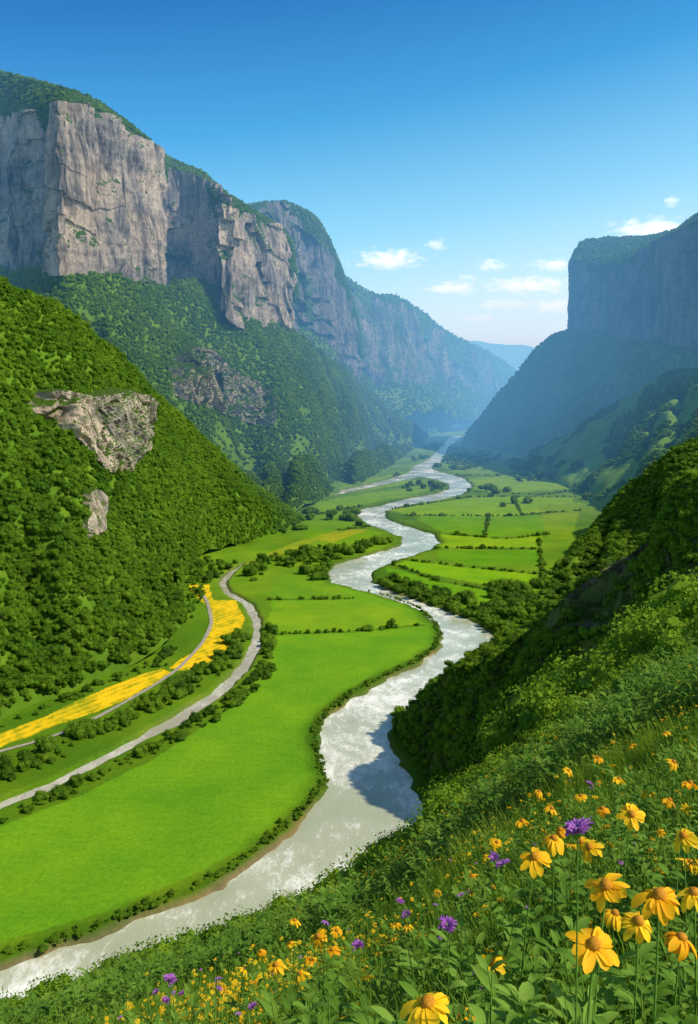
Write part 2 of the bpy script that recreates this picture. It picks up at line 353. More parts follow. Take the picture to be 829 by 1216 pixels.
R4=hill('hill_near',[cg([(606,786),(575,796),(540,808),(500,833),(472,855),(466,880),(484,912),(499,945),(513,976),(540,1020),(600,1080),(700,1160)]),
  cv([(606,787,308),(590,800,288),(575,800,268),(560,800,252),(560,800,235),(575,800,222),(600,800,212),(625,800,200),(660,800,190),(720,800,180),(800,800,170),(950,800,160)]),
  cv([(607,787,310),(616,780,298),(630,765,290),(648,745,280),(668,725,268),(690,704,256),(715,680,244),(740,662,234),(770,640,220),(800,592,205),(835,566,190),(980,500,175)]),
  cv([(612,800,330),(630,790,325),(650,785,320),(670,770,315),(700,760,310),(730,740,300),(760,720,290),(790,710,280),(820,690,270),(850,650,260),(890,620,250),(1050,560,240)])],
  420,[90,90,20],6.5,.05,'steep shaded bank with rock bluff and brown grass above the river',83,mat=M_bank,gull=5,gf=12)
# ------------------------------------------------------------ cliffs
def cliff(name,base,rim,nu,nv,amp,fr,mat,label,seed,inner):
    g=loft([base,rim],nu,[nv]); n=normals(g); n[...,2]*=.15; n/=np.linalg.norm(n,axis=-1,keepdims=True)
    cam=np.array([0,0,H])-g; sgn=np.sign((n*cam).sum(-1,keepdims=True).mean()); n=n*sgn
    wp=np.stack([fbm(sc(g,fr*.8,fr*.8,fr*.5),3,seed+20+k) for k in (0,1,2)],-1)
    gw=g+wp*np.array([.6,.6,1.4])/fr*.55
    q=sc(gw,fr,fr,fr*.14)
    mk=np.clip(.5+1.2*vn(sc(g,fr*.9,fr*.9,fr*.6),seed+15),.05,1)
    a=vn(q,seed,False); cr=mk*np.exp(-(vn(sc(gw,fr*1.5,fr*1.5,fr*.15)+9,seed+3,False)/.09)**2)
    cr2=(1.05-mk)*np.exp(-(vn(sc(gw,fr*4.5,fr*4.5,fr*.7),seed+5,False)/.12)**2)
    d=a*amp+fbm(sc(gw,fr*2.6,fr*2.6,fr*1.2),5,seed+1)*amp*.6-cr*amp*.9-cr2*amp*.22
    zz=g[...,2]+fbm(sc(g,.012,.012,.01),3,seed+7)*50
    on=np.clip(vn(sc(g,fr*.6,fr*.6,fr*.5),seed+11)*1.6+.25,0,1)
    st=(zz/42)%1; d=d-on*st*amp*.7
    t=np.linspace(0,1,g.shape[0])[:,None]; d=d*(.35+.65*np.minimum(1,t*6))-t*amp*.2
    g=g+n*d[...,None]; g[...,2]+=np.clip((t-.93)/.07,0,1)*fbm(sc(g,.02,.02,0),3,seed+8)*amp*.3
    top=g[-1]; inn=crom(inner,nu)
    ext=[top*(1-k/8)+inn*(k/8) for k in range(1,9)]
    g=np.concatenate([g,np.array(ext)])
    ob=build(name,g.reshape(-1,3),[gridfaces(*g.shape[:2])],mat,smooth=False)
    tag(ob,label,'cliff','structure'); return g
A_px=[-250,-80,0,68,76,110,150,188,202,240,262,272,300,325,345,352]
A_d =[1400,1150,1005,853,845,885,935,990,1145,1115,1062,1050,1110,1190,1260,1330]
A_b =[330,328,328,320,320,326,338,356,354,352,360,372,389,392,396,400]
A_r =[160,143,136,120,119,126,146,176,196,212,234,241,252,264,286,334]
A_s =[62,72,82,100,102,115,140,172,184,200,220,229,246,260,281,331]
A=lambda py,dd=0:cv([(x,y,d+dd) for x,y,d in zip(A_px,py,A_d)])
CA=cliff('cliff',A([y+8 for y in A_b],-5),A(A_r,12),900,240,13,.022,M_rock,'sheer pale limestone cliff with dark vertical cracks above the forest',101,A([y+12 for y in A_r],90))
capA=hill('cliff_top_forest_ground',[A([y+34 for y in A_r],48),A([y+5 for y in A_r],36),A([y+6 for y in A_s],90),A([y+34 for y in A_s],420)],300,[4,26,10],2,.02,'forested rounded ridge on top of the cliff',111,mat=M_cap)
B_px=[285,310,340,372,386,400,412,422,430,436]; B_d=[1500,1520,1550,1610,1720,1800,1860,1960,2080,2250]
B_s=[244,239,238,253,273,303,336,367,402,442]; B_r=[246,241,240,255,276,306,339,370,405,444]; B_b=[392,394,396,408,420,434,448,458,464,468]
Bf=lambda py,dd=0:cv([(x,y,d+dd) for x,y,d in zip(B_px,py,B_d)])
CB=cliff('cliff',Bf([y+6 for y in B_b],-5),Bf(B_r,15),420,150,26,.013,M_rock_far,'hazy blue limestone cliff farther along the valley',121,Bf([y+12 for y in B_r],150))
capB=hill('cliff_top_forest_ground',[Bf([y+25 for y in B_r],66),Bf([y+5 for y in B_r],56),Bf([y+3 for y in B_s],100),Bf([y+40 for y in B_s],400)],160,[3,17,8],3,.015,'forested top of the hazy cliff',131,mat=M_cap)
C_px=[395,420,440,475,495,512,530,550,575,600,622,640]; C_d=[2250,2320,2400,2600,2800,3000,3250,3550,4000,4400,4700,4900]
C_s=[322,334,346,352,365,377,393,402,414,430,446,480]; C_r=[326,338,351,358,373,387,404,416,430,445,460,488]; C_b=[440,448,452,452,450,450,452,456,464,474,484,496]
Cf=lambda py,dd=0:cv([(x,y,d+dd) for x,y,d in zip(C_px,py,C_d)])
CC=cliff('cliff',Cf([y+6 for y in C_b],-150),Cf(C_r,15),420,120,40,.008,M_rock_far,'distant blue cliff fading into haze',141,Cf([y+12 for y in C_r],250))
capC=hill('cliff_top_forest_ground',[Cf([y+20 for y in C_r],70),Cf([y+4 for y in C_r],60),Cf(C_s,200),Cf([y+25 for y in C_s],800)],160,[3,13,8],10,.008,'forested top of a distant cliff',151,mat=M_cap)
L3b=hill('hill_slope',[cv([(x,y+40,d-500) for x,y,d in zip(C_px,C_b,C_d)]),cv([(x,y+2,d-120) for x,y,d in zip(C_px,C_b,C_d)])],200,[40],22,.005,'hazy green apron beneath the distant cliff',145,gull=30,gf=11)
D=hill('distant_ridge',[cv([(500,506,7400),(560,506,7400),(620,506,7400),(680,506,7400),(800,506,7400)]),cv([(520,398,8000),(560,402,8000),(610,408,8000),(660,425,8000),(800,450,8000)]),cv([(520,420,9500),(560,420,9500),(610,420,9500),(660,440,9500),(800,460,9500)])],120,[30,6],50,.0015,'far ridge fading into blue haze',161)
D2=hill('distant_ridge',[cv([(540,508,5600),(580,508,5600),(620,508,5600),(660,508,5600)]),cv([(540,425,6000),(580,436,6000),(620,452,6000),(660,470,6000)]),cv([(540,450,7000),(580,455,7000),(620,470,7000),(660,480,7000)])],120,[30,6],50,.002,'long hazy ridge sloping down to the valley mouth',163)
# mesa
E_px=[676,681,700,730,765,800,829,900,1050]; E_d=[2050,1950,1820,1690,1560,1440,1350,1180,950]
E_b=[396,398,402,406,412,417,422,432,450]; E_r=[312,305,312,310,295,276,260,235,190]
Ef=lambda py,dd=0:cv([(x,y,d+dd) for x,y,d in zip(E_px,py,E_d)])
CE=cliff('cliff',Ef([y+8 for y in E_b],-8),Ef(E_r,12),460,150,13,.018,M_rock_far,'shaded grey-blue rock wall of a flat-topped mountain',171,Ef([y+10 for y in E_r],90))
capE=hill('cliff_top_forest_ground',[Ef([y+20 for y in E_r],34),Ef([y+4 for y in E_r],26),cv([(684,297,2120),(692,288,2080),(712,285,2030),(745,283,1980),(775,281,1900),(803,274,1750),(832,254,1480),(900,228,1300),(1050,180,1050)]),
  cv([(690,310,2600),(700,305,2600),(722,300,2500),(745,300,2500),(775,300,2400),(803,290,2200),(832,280,1900),(900,260,1700),(1050,220,1500)])],200,[3,30,8],4,.015,'forested plateau top of the flat mountain',181,mat=M_cap)

# ------------------------------------------------------------ rock outcrops on slopes
def bvh_of(g):
    r,c=g.shape[:2]; return BVHTree.FromPolygons([tuple(v) for v in g.reshape(-1,3)],[tuple(f) for f in gridfaces(r,c).tolist()])
bL1=bvh_of(L1); bL2=bvh_of(L2); bR4=bvh_of(R4); bR3=bvh_of(R3); 
CAM=Vector((0,0,H))
outp=[]
def outcrop(bv,top,bot,push,mat,seed,label,nu=110,nv=60,amp=3,rag=.6):
    top=crom(np.c_[np.array(top,float),np.zeros(len(top))],nu); bot=crom(np.c_[np.array(bot,float),np.zeros(len(bot))],nu)
    g=np.zeros((nv,nu,3)); last=None
    for j in range(nv):
        t=j/(nv-1)
        for i in range(nu):
            q=bot[i]*(1-t)+top[i]*t; dx,yc,zc=ray(q[0],q[1]); dr=Vector((float(dx),float(yc),float(zc))).normalized()
            h=bv.ray_cast(CAM,dr)[0]
            if h is None: h=last
            if h is None: h=CAM+dr*400
            last=h; g[j,i]=h
    t=np.linspace(0,1,nv)[:,None]; u=np.linspace(0,1,nu)[None,:]
    ns=fbm(sc(g,.09,.09,.09),3,seed+6)
    edge=np.clip(np.minimum(u,1-u)*9+.5*ns,0,1)
    env=edge*np.clip((1-t)*12,0,1)*np.clip(t*5+ns*rag+.25,0,1)
    c=vn(sc(g,.12,.12,.03),seed,False)*amp+fbm(sc(g,.3,.3,.12),4,seed+1)*amp*.5
    cr=np.exp(-(vn(sc(g,.18,.18,.03),seed+3,False)/.12)**2)*amp*.8
    d=env*(push*(.45+.55*t)+c-cr)-2.0*(1-env)
    g=g+np.array([.75,-.66,0.0])*d[...,None]
    outp.append(g[env>.5][::7])
    return tag(build('rock_outcrop',g.reshape(-1,3),[gridfaces(nv,nu)],mat,smooth=False),label,'rock','structure')
outcrop(bL1,[(26,466),(60,460),(95,466),(130,458),(160,462),(184,484)],[(30,492),(66,504),(95,526),(126,560),(160,556),(182,522)],14,M_rock_tan,201,'pale tan rock outcrop breaking through the forest',amp=4)
outcrop(bL1,[(96,582),(106,574),(114,578),(124,590)],[(97,626),(106,642),(114,644),(124,632)],7,M_rock_tan,211,'small pale rock face among trees',50,50,2)
outcrop(bL2,[(196,428),(225,404),(250,420),(275,440),(300,454),(330,478)],[(202,468),(228,478),(252,486),(275,496),(300,504),(328,512)],20,M_rock,221,'grey rock outcrop on the forested slope',120,60,8)
outcrop(bR4,[(672,716),(695,698),(720,682),(745,668),(770,650),(800,632)],[(668,800),(695,810),(715,800),(735,780),(765,752),(800,730)],8,M_rock_dark,241,'dark rock bluff above the shaded bank',180,110,8)
outcrop(bR3,[(775,572),(795,560),(829,540),(860,520)],[(775,592),(795,602),(829,596),(860,590)],7,M_rock_dark,251,'dark rock face in the shaded spur',70,50,4)
outp=np.concatenate(outp)
# ------------------------------------------------------------ foliage meshes
import bmesh
def ico(sub):
    bm=bmesh.new(); bmesh.ops.create_icosphere(bm,subdivisions=sub,radius=1)
    v=np.array([x.co[:] for x in bm.verts]); f=np.array([[w.index for w in p.verts] for p in bm.faces]); bm.free(); return v,f
ICO1=ico(1); ICO2=ico(2)
def quads(c,n,size,rg,asp=.8):
    m=len(c); r=rg.normal(size=(m,3)); t=np.cross(n,r); t/=np.linalg.norm(t,axis=1,keepdims=True)+1e-9; b=np.cross(n,t)
    s=size[:,None]
    v=np.stack([c-t*s, c-b*s*asp+n*s*.15, c+t*s, c+b*s*asp+n*s*.15],1).reshape(-1,3)
    f=np.arange(m*4).reshape(-1,4); return v,f
def crown(name,lobes,nleaf,icos,seed,mat,rx=.42,rz=.42,zc=.6,lsize=.05,core=.86):
    rg=np.random.default_rng(seed); V=[];Q=[];T=[];o=0
    for k in range(lobes):
        a=rg.uniform(0,6.283); rr=rg.uniform(.1,1)**.6*rx*.7; zz=zc+rg.uniform(-.8,1)*rz*.6
        if k==0: rr=0; zz=zc+rz*.35
        c=np.array([rr*math.cos(a),rr*math.sin(a),zz]); R=rg.uniform(.35,.65)*rx*(1.05-.35*abs(zz-zc)/rz)
        iv,iff=icos; d=1+.25*fbm(iv*2.1+k*5,2,seed+k)
        V.append(c+iv*d[:,None]*R*core*np.array([1,1,.9])); T.append(iff+o); o+=len(iv)
        m=nleaf//lobes; n=rg.normal(size=(m,3)); n/=np.linalg.norm(n,axis=1,keepdims=True); n[:,2]=np.where(n[:,2]<-.35,-n[:,2],n[:,2])
        pc=c+n*R*rg.uniform(.8,1.35,(m,1))*np.array([1,1,.9]); nn=n+rg.normal(size=(m,3))*.5; nn/=np.linalg.norm(nn,axis=1,keepdims=True)
        v,f=quads(pc,nn,rg.uniform(.6,1.3,m)*lsize,rg); V.append(v); Q.append(f+o); o+=len(v)
    return build(name,np.concatenate(V),[np.concatenate(T),np.concatenate(Q)],mat,smooth=False,link=None)
def mesh_obj(me): return bpy.data.objects.new(me.name+'_source',me)
near_cr=[crown('crown_mesh',10,760,ICO2,300+i,M_leaf,rx=[.40,.48,.34,.52][i],rz=[.40,.32,.46,.30][i],zc=.56,lsize=.032,core=.82) for i in range(4)]
far_cr=[crown('far_crown_mesh',6,150,ICO1,320+i,M_leaf,rx=[.40,.48,.34,.5][i],rz=[.42,.34,.48,.32][i],zc=.5,lsize=.06,core=.9) for i in range(4)]
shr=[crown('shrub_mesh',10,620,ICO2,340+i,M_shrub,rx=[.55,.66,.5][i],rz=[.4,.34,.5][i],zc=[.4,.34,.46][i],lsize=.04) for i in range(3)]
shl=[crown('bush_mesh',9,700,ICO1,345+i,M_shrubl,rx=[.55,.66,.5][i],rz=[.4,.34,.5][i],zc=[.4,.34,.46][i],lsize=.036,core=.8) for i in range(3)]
shr_far=[crown('far_shrub_mesh',5,110,ICO1,350+i,M_shrub,rx=.6,rz=.4,zc=.38,lsize=.08,core=.92) for i in range(3)]
def tube(path,rad,k=6):
    path=np.array(path,float); n=len(path); a=np.arange(k)/k*6.2832
    t=np.gradient(path,axis=0); t/=np.linalg.norm(t,axis=1,keepdims=True)+1e-9
    up=np.array([1,0,.01]); s=np.cross(t,up); s/=np.linalg.norm(s,axis=1,keepdims=True)+1e-9; b=np.cross(t,s)
    rad=np.asarray(rad,float)*np.ones(n)
    v=path[:,None]+rad[:,None,None]*(s[:,None]*np.cos(a)[None,:,None]+b[:,None]*np.sin(a)[None,:,None])
    f=[]
    for i in range(n-1):
        for j in range(k): f.append([i*k+j,i*k+(j+1)%k,(i+1)*k+(j+1)%k,(i+1)*k+j])
    return v.reshape(-1,3),np.array(f)
def joinvf(parts):
    V=[];Fq=[];o=0
    for v,f in parts: V.append(v); Fq.append(f+o); o+=len(v)
    return np.concatenate(V),np.concatenate(Fq)
def trunk(seed):
    rg=np.random.default_rng(seed); ps=[tube([(0,0,-.08),(.01,0,.15),(0,.01,.4),(.01,0,.7)],[.035,.028,.02,.008])]
    for k in range(5):
        a=rg.uniform(0,6.28); z=rg.uniform(.22,.5); L=rg.uniform(.15,.28)
        ps.append(tube([(0,0,z),(L*.5*math.cos(a),L*.5*math.sin(a),z+L*.45),(L*math.cos(a),L*math.sin(a),z+L)],[.014,.01,.004],5))
    v,f=joinvf(ps); return build('trunk_mesh',v,[f],M_bark,link=None)
trunks=[trunk(360+i) for i in range(4)]
# ------------------------------------------------------------ scatter via geometry nodes
def scatter(name,pts,scl,sources,label,cat,seed=0,tilt=0.):
    rg=np.random.default_rng(seed); n=len(pts)
    me=bpy.data.meshes.new(name); me.vertices.add(n); me.vertices.foreach_set('co',np.asarray(pts,np.float32).ravel())
    for nm,ty,arr in (('s','FLOAT',scl),('r','FLOAT',rg.uniform(0,6.283,n)),('tx','FLOAT',rg.normal(size=n)*tilt),('k','INT',rg.integers(0,len(sources),n))):
        a=me.attributes.new(nm,ty,'POINT'); a.data.foreach_set('value',np.asarray(arr,np.int32 if ty=='INT' else np.float32))
    ob=bpy.data.objects.new(name,me); scene.collection.objects.link(ob)
    ng=bpy.data.node_groups.new(name+'_nodes','GeometryNodeTree')
    ng.interface.new_socket('Geometry',in_out='INPUT',socket_type='NodeSocketGeometry'); ng.interface.new_socket('Geometry',in_out='OUTPUT',socket_type='NodeSocketGeometry')
    gi=ng.nodes.new('NodeGroupInput'); go=ng.nodes.new('NodeGroupOutput'); ip=ng.nodes.new('GeometryNodeInstanceOnPoints'); jn=ng.nodes.new('GeometryNodeJoinGeometry')
    for s in sources:
        oi=ng.nodes.new('GeometryNodeObjectInfo'); oi.inputs['Object'].default_value=s; oi.inputs['As Instance'].default_value=True; ng.links.new(oi.outputs['Geometry'],jn.inputs[0])
    def na(nm,ty):
        x=ng.nodes.new('GeometryNodeInputNamedAttribute'); x.data_type=ty; x.inputs['Name'].default_value=nm; return x.outputs['Attribute']
    cx=ng.nodes.new('ShaderNodeCombineXYZ'); ng.links.new(na('r','FLOAT'),cx.inputs[2]); ng.links.new(na('tx','FLOAT'),cx.inputs[0])
    ng.links.new(gi.outputs[0],ip.inputs['Points']); ng.links.new(jn.outputs[0],ip.inputs['Instance']); ip.inputs['Pick Instance'].default_value=True
    ng.links.new(na('k','INT'),ip.inputs['Instance Index']); ng.links.new(cx.outputs[0],ip.inputs['Rotation']); ng.links.new(na('s','FLOAT'),ip.inputs['Scale'])
    ng.links.new(ip.outputs[0],go.inputs[0])
    md=ob.modifiers.new('scatter','NODES'); md.node_group=ng
    return tag(ob,label,cat,'stuff')
def proj(p):
    q=p-np.array([0,0,H]); dep=q[:,1]*CP-q[:,2]*SP; up=q[:,1]*SP+q[:,2]*CP
    return 414.5+F*q[:,0]/dep, 608-F*up/dep, dep
def sample_grid(g,n,r0=0,r1=None,seed=0,zmin=.5):
    rg=np.random.default_rng(seed); g=g[r0:r1] if r1 else g[r0:]
    a=g[1:,1:]-g[:-1,:-1]; b=g[:-1,1:]-g[1:,:-1]; ar=np.linalg.norm(np.cross(a,b),axis=-1).ravel()
    k=rg.choice(len(ar),n,p=ar/ar.sum()); c=g.shape[1]-1; i,j=k//c,k%c; u=rg.random((n,1)); v=rg.random((n,1))
    p=(g[i,j]*(1-u)+g[i,j+1]*u)*(1-v)+(g[i+1,j]*(1-u)+g[i+1,j+1]*u)*v
    x,y,d=proj(p); m=(x>-60)&(x<890)&(p[:,2]>zmin)
    return p[m]
from mathutils.kdtree import KDTree
kd=KDTree(len(outp))
for i,q in enumerate(outp): kd.insert(q,i)
kd.balance()
def notrock(p,r=5):
    return np.array([kd.find(q)[2]>r*(1 if q[1]<600 else 1.8) for q in p])
pL1=sample_grid(L1,36000,seed=1); pL1=pL1[notrock(pL1,2.2)]
pL2=sample_grid(L2,72000,seed=2); pL2=pL2[notrock(pL2,2.6)]
clr=fbm(pL2*.009,3,66); pL2=pL2[(clr<.2)|(pL2[:,2]>95)|(pL2[:,1]<850)|(rng.random(len(pL2))<.12)]
pB=sample_grid(capB,4500,seed=8,r1=21); pC=sample_grid(capC,3000,seed=9,r1=17)
pts=[pL2,sample_grid(L3,10000,seed=3),sample_grid(L3b,7000,seed=13),sample_grid(RS,20000,seed=4),sample_grid(capA,15000,seed=7,r1=33),pB,pC,sample_grid(capE,9000,seed=10)]
pR2=sample_grid(R2,15000,seed=5); pR2=pR2[fbm(pR2*.016,3,77)>-.05]
scl=[]
for q in pts+[pR2]:
    d=q[:,1]; scl.append(rng.uniform(.6,1.4,len(q))*np.clip(5.0+(d-700)*.0018,5.0,8 if (q is pB or q is pC) else 11))
far_pts=np.concatenate(pts+[pR2]); far_s=np.concatenate(scl)
far_pts[:,2]-=far_s*.18
far_src=[mesh_obj(m) for m in far_cr]
near_src=[mesh_obj(m) for m in near_cr]; shr_src=[mesh_obj(m) for m in shr]; shrf_src=[mesh_obj(m) for m in shr_far]; shl_src=[mesh_obj(m) for m in shl]
scatter('forest',far_pts,far_s,far_src,'dense green forest covering the distant slopes and ridge tops','forest',1)
px,py,dep=proj(pL1); vis=(px>2)&(px<420)&(py>300)&(py<900)
s1=2.4+3.8*rng.random(len(pL1))**1.8
order=np.argsort(np.where(vis,dep/s1,1e9)); sel=order[:170]; mask=np.ones(len(pL1),bool); mask[sel]=False
rest=pL1[mask].copy(); rest[:,2]-=s1[mask]*.15
scatter('hillside_forest',rest,s1[mask],near_src,'leafy broadleaf trees packed over the steep hillside','forest',2)
def add_tree(p,s,k,label,group):
    e=bpy.data.objects.new('tree',None); scene.collection.objects.link(e); e.location=p; e.scale=(s,s,s*random.uniform(.9,1.15)); e.rotation_euler=(0,0,random.uniform(0,6.28)); e.empty_display_size=.1
    tag(e,label,'tree',None,group)
    for nm,me in (('trunk',trunks[k]),('crown',near_cr[k])):
        o=bpy.data.objects.new(nm,me); scene.collection.objects.link(o); o.parent=e
for i in sel:
    q=pL1[i]; add_tree((q[0],q[1],q[2]-.4),s1[i]*1.1,int(rng.integers(0,4)),'leafy green broadleaf tree on the steep hillside','trees on the hillside')
# valley shrubs
def in_poly_pts(poly,n,seed):
    rg=np.random.default_rng(seed); poly=Gp(poly); lo=poly.min(0); hi=poly.max(0); o=[]
    while len(o)<n:
        q=rg.uniform(lo,hi,(n*4,2)); m=inside(poly,q[:,0],q[:,1]); o.extend(q[m].tolist())
    return np.array(o[:n])
def along(line,n,off,seed):
    rg=np.random.default_rng(seed); line=np.asarray(line); L=np.r_[0,np.cumsum(np.linalg.norm(np.diff(line,axis=0),axis=1))]; t=rg.uniform(0,L[-1],n)
    return np.c_[np.interp(t,L,line[:,0]),np.interp(t,L,line[:,1])]+rg.normal(size=(n,2))*off
sA=in_poly_pts([(0,902),(100,868),(200,815),(250,782),(282,748),(290,760),(270,800),(200,838),(100,890),(0,935)],150,1)
sB=in_poly_pts([(0,970),(100,925),(200,872),(270,832),(308,802),(318,742),(330,745),(322,800),(275,848),(190,892),(100,938),(0,980)],150,2)
sC=in_poly_pts([(215,665),(285,668),(262,684),(252,694),(226,692)],50,3)
sD=in_poly_pts([(440,690),(500,716),(570,742),(596,756),(600,730),(540,706),(470,688)],170,4)
sE=in_poly_pts([(290,680),(330,655),(390,650),(470,636),(476,645),(430,655),(392,668),(380,690),(340,676),(300,695)],110,5)
sF=in_poly_pts([(585,700),(640,690),(700,690),(700,790),(610,782),(598,755)],170,6)
sG=along(Gp(riv_l[1:24]),700,.7,7)+np.array([-1.2,2.2])
sH=in_poly_pts([(0,862),(70,832),(130,806),(190,780),(222,745),(222,700),(215,690),(250,690),(200,790),(130,812),(60,845),(0,868)],110,9)
hp=[along(h,int(10+np.linalg.norm(np.diff(h,axis=0),axis=1).sum()/2.6),.7,40+i) for i,h in enumerate(hedges)]
farv=in_poly_pts([(300,640),(370,600),(480,560),(505,524),(548,527),(620,548),(700,590),(660,640),(560,600),(480,620)],900,8)
farv=farv[fbm(np.c_[farv,farv[:,0]*0]*.012,3,9)>.12]
S=np.concatenate([sA,sB,sC,sD,sE,sF,sG,sH]+hp+[farv])
vr=lambda a,b,n:a+(b-a)*rng.random(n)**2
ss=np.concatenate([vr(1.5,6,len(sA)),vr(.8,4.5,len(sB)),vr(2,7,len(sC)),vr(2,6.5,len(sD)),vr(2.5,9,len(sE)),vr(3,9,len(sF)),vr(.5,1.5,len(sG)),vr(1,4,len(sH))]+[.9+1.6*rng.random(len(h))+(rng.random(len(h))>.96)*2.5 for h in hp]+[rng.uniform(4,10,len(farv))])
ok=(~inside(RIV,S[:,0],S[:,1]))&(~inside(STR,S[:,0],S[:,1]))&(dist(STR,S[:,0],S[:,1])>.3)
S=S[ok]; ss=ss[ok]; S3=np.c_[S,-.1*ss]
px,py,dep=proj(S3); vis=(px>0)&(px<829)&(py<1150)
size=np.where(vis,ss/dep,0); order=np.argsort(-size); sel=order[:230]; mask=np.ones(len(S3),bool); mask[sel]=False
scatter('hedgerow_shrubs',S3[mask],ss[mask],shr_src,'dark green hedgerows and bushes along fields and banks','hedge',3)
for i in sel:
    o=bpy.data.objects.new('shrub',shr[int(rng.integers(0,3))]); scene.collection.objects.link(o); o.location=S3[i]; o.scale=(ss[i]*random.uniform(.8,1.2),ss[i],ss[i]*random.uniform(.65,1.15)); o.rotation_euler=(0,0,random.uniform(0,6.28))
    tag(o,'round dark green shrub on the grassy valley floor','shrub',None,'shrubs along the stream and river')
pR3=sample_grid(R3,8000,seed=11); pR4=sample_grid(R4,22000,seed=12,zmin=-.5)
pR4=pR4[fbm(pR4*.05,3,88)>np.interp(pR4[:,2],[25,50],[-.5,-.2])]
bb=np.concatenate([pR3[notrock(pR3,2)],pR4[notrock(pR4,1.5)]])
sb=np.where(bb[:,1]>330,rng.uniform(2,5,len(bb)),.5+2.6*rng.random(len(bb))**2)
kk=rng.random(len(bb))<.3
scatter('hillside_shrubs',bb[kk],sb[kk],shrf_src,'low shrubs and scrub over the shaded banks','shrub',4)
scatter('hillside_light_shrubs',bb[~kk],sb[~kk]*.9,shl_src,'light green low bushes over the shaded banks','shrub',14)  # paler leaf colour brightens the shaded banks

# ------------------------------------------------------------ near flower slope
fx=np.array([-900,-300,0,100,200,300,370,440,480,510,550,600,640,700,760,829,1100,1600.])
fy=np.array([1440,1310,1226,1190,1154,1114,1086,1044,1018,992,955,915,885,834,793,748,650,480.])
kx=np.array([-900,0,200,414,600,829,1600.]); ky=np.array([420,520,600,700,900,1250,1500.])
def fgpy(bx,d):
    ys=np.interp(bx,fx,fy); K=np.interp(bx,kx,ky); dd=np.minimum(d,60.)
    y=ys+K*(1/dd-1/60.)
    return y+np.interp(d,[0,60,78,126,192],[0,0,25,62,95])
nd=260; nc=300
dd=np.concatenate([np.exp(np.linspace(math.log(.45),math.log(60),nd)),np.linspace(63,192,40)])
bx=np.linspace(-900,1600,nc)
BX,DD=np.meshgrid(bx,dd); FG=P(BX,fgpy(BX,DD),DD)
FG[...,2]+=fbm(sc(FG,.25,.25,.25),4,401)*np.clip(DD*.02,0.01,.7)
build('flower_slope',FG.reshape(-1,3),[gridfaces(*FG.shape[:2])],M_fgsoil)
tag(bpy.data.objects['flower_slope'],'steep meadow slope covered in grass and wildflowers','slope','structure')
bFG=bvh_of(FG)
def gz(x,y):
    h=bFG.ray_cast(Vector((x,y,400)),Vector((0,0,-1)))[0]
    return h[2] if h else None
def fgpts(n,d0,d1,b0,b1,seed):
    rg=np.random.default_rng(seed); u=rg.random(n); d=np.exp(math.log(d0)+(math.log(d1)-math.log(d0))*u)
    b=rg.uniform(b0,b1,n); p=P(b,fgpy(b,d),d); p[:,2]+=fbm(sc(p,.25,.25,.25),4,401)*np.clip(d*.02,.01,.7)
    return p,d,b
def blade_mesh(name,nb,h0,h1,w,spread,seed,mat,curl=.5):
    rg=np.random.default_rng(seed); V=[];Fq=[];o=0
    for k in range(nb):
        a=rg.uniform(0,6.28); h=rg.uniform(h0,h1); b=np.array([rg.normal()*spread,rg.normal()*spread,-.03]); dr=np.array([math.cos(a),math.sin(a),0]); sd=np.array([-dr[1],dr[0],0]); cu=rg.uniform(.1,curl)*h; ww=w*rg.uniform(.6,1.3)
        for j,t in enumerate((0,.35,.7,1)):
            c=b+dr*cu*t*t+np.array([0,0,h*t*(1-.15*t)]); q=ww*(1-t)**.6 if t<1 else 0.0004
            V+= [c-sd*q,c+sd*q]
        for j in range(3): Fq.append([o+2*j,o+2*j+1,o+2*j+3,o+2*j+2])
        o+=8
    return build(name,np.array(V),[np.array(Fq)],mat,link=None)
def leaf_vf(base,dr,L,W,droop,rg,n=5):
    dr=dr/np.linalg.norm(dr); sd=np.cross(dr,(0,0,1)); sd/=np.linalg.norm(sd)+1e-9; V=[]
    for j in range(n):
        t=j/(n-1); c=base+dr*L*t+np.array([0,0,-droop*L*t*t]); w=W*(math.sin(math.pi*min(.98,(.06+t*.94)))**.8)
        V+=[c-sd*w+np.array([0,0,w*.35]),c,c+sd*w+np.array([0,0,w*.35])]
    f=[]
    for j in range(n-1):
        for q in (0,1): f.append([3*j+q,3*j+q+1,3*j+4+q,3*j+3+q])
    return np.array(V),np.array(f)
def leafy(name,seed,h=.34,nl=16,mat=None,L=.1,W=.013,stems=3):
    rg=np.random.default_rng(seed); ps=[]
    for s in range(stems):
        lean=rg.normal(size=2)*.22*h; b=np.array([*(rg.normal(size=2)*.04),-.03]); hh=h*rg.uniform(.7,1.1)
        path=[b+np.array([lean[0]*t*t,lean[1]*t*t,hh*t]) for t in np.linspace(0,1,6)]
        ps.append(tube(path,np.linspace(.0032,.0014,6),4))
        for k in range(nl):
            t=rg.uniform(.12,1); i=min(4,int(t*5)); c=path[i]+(path[i+1]-path[i])*(t*5-i); a=k*2.4+rg.normal()*.3
            ps.append(leaf_vf(c,np.array([math.cos(a),math.sin(a),rg.uniform(.4,1.3)]),L*rg.uniform(.6,1.2)*(1.15-.5*t),W*rg.uniform(.7,1.2),rg.uniform(.2,.6),rg))
    v,f=joinvf(ps); return build(name,v,[f],mat or M_plant,link=None)
tufts=[mesh_obj(blade_mesh('grass_tuft',36,.12,.38,.003,.05,500+i,M_grass)) for i in range(3)]
plants=[mesh_obj(leafy('leafy_plant',520+i,h=[.36,.46,.28,.42][i],L=[.10,.12,.07,.09][i],W=[.010,.013,.009,.006][i])) for i in range(4)]
a,d1,_=fgpts(8000,1.0,14,-120,980,1); s_a=rng.uniform(.65,1.3,len(a))
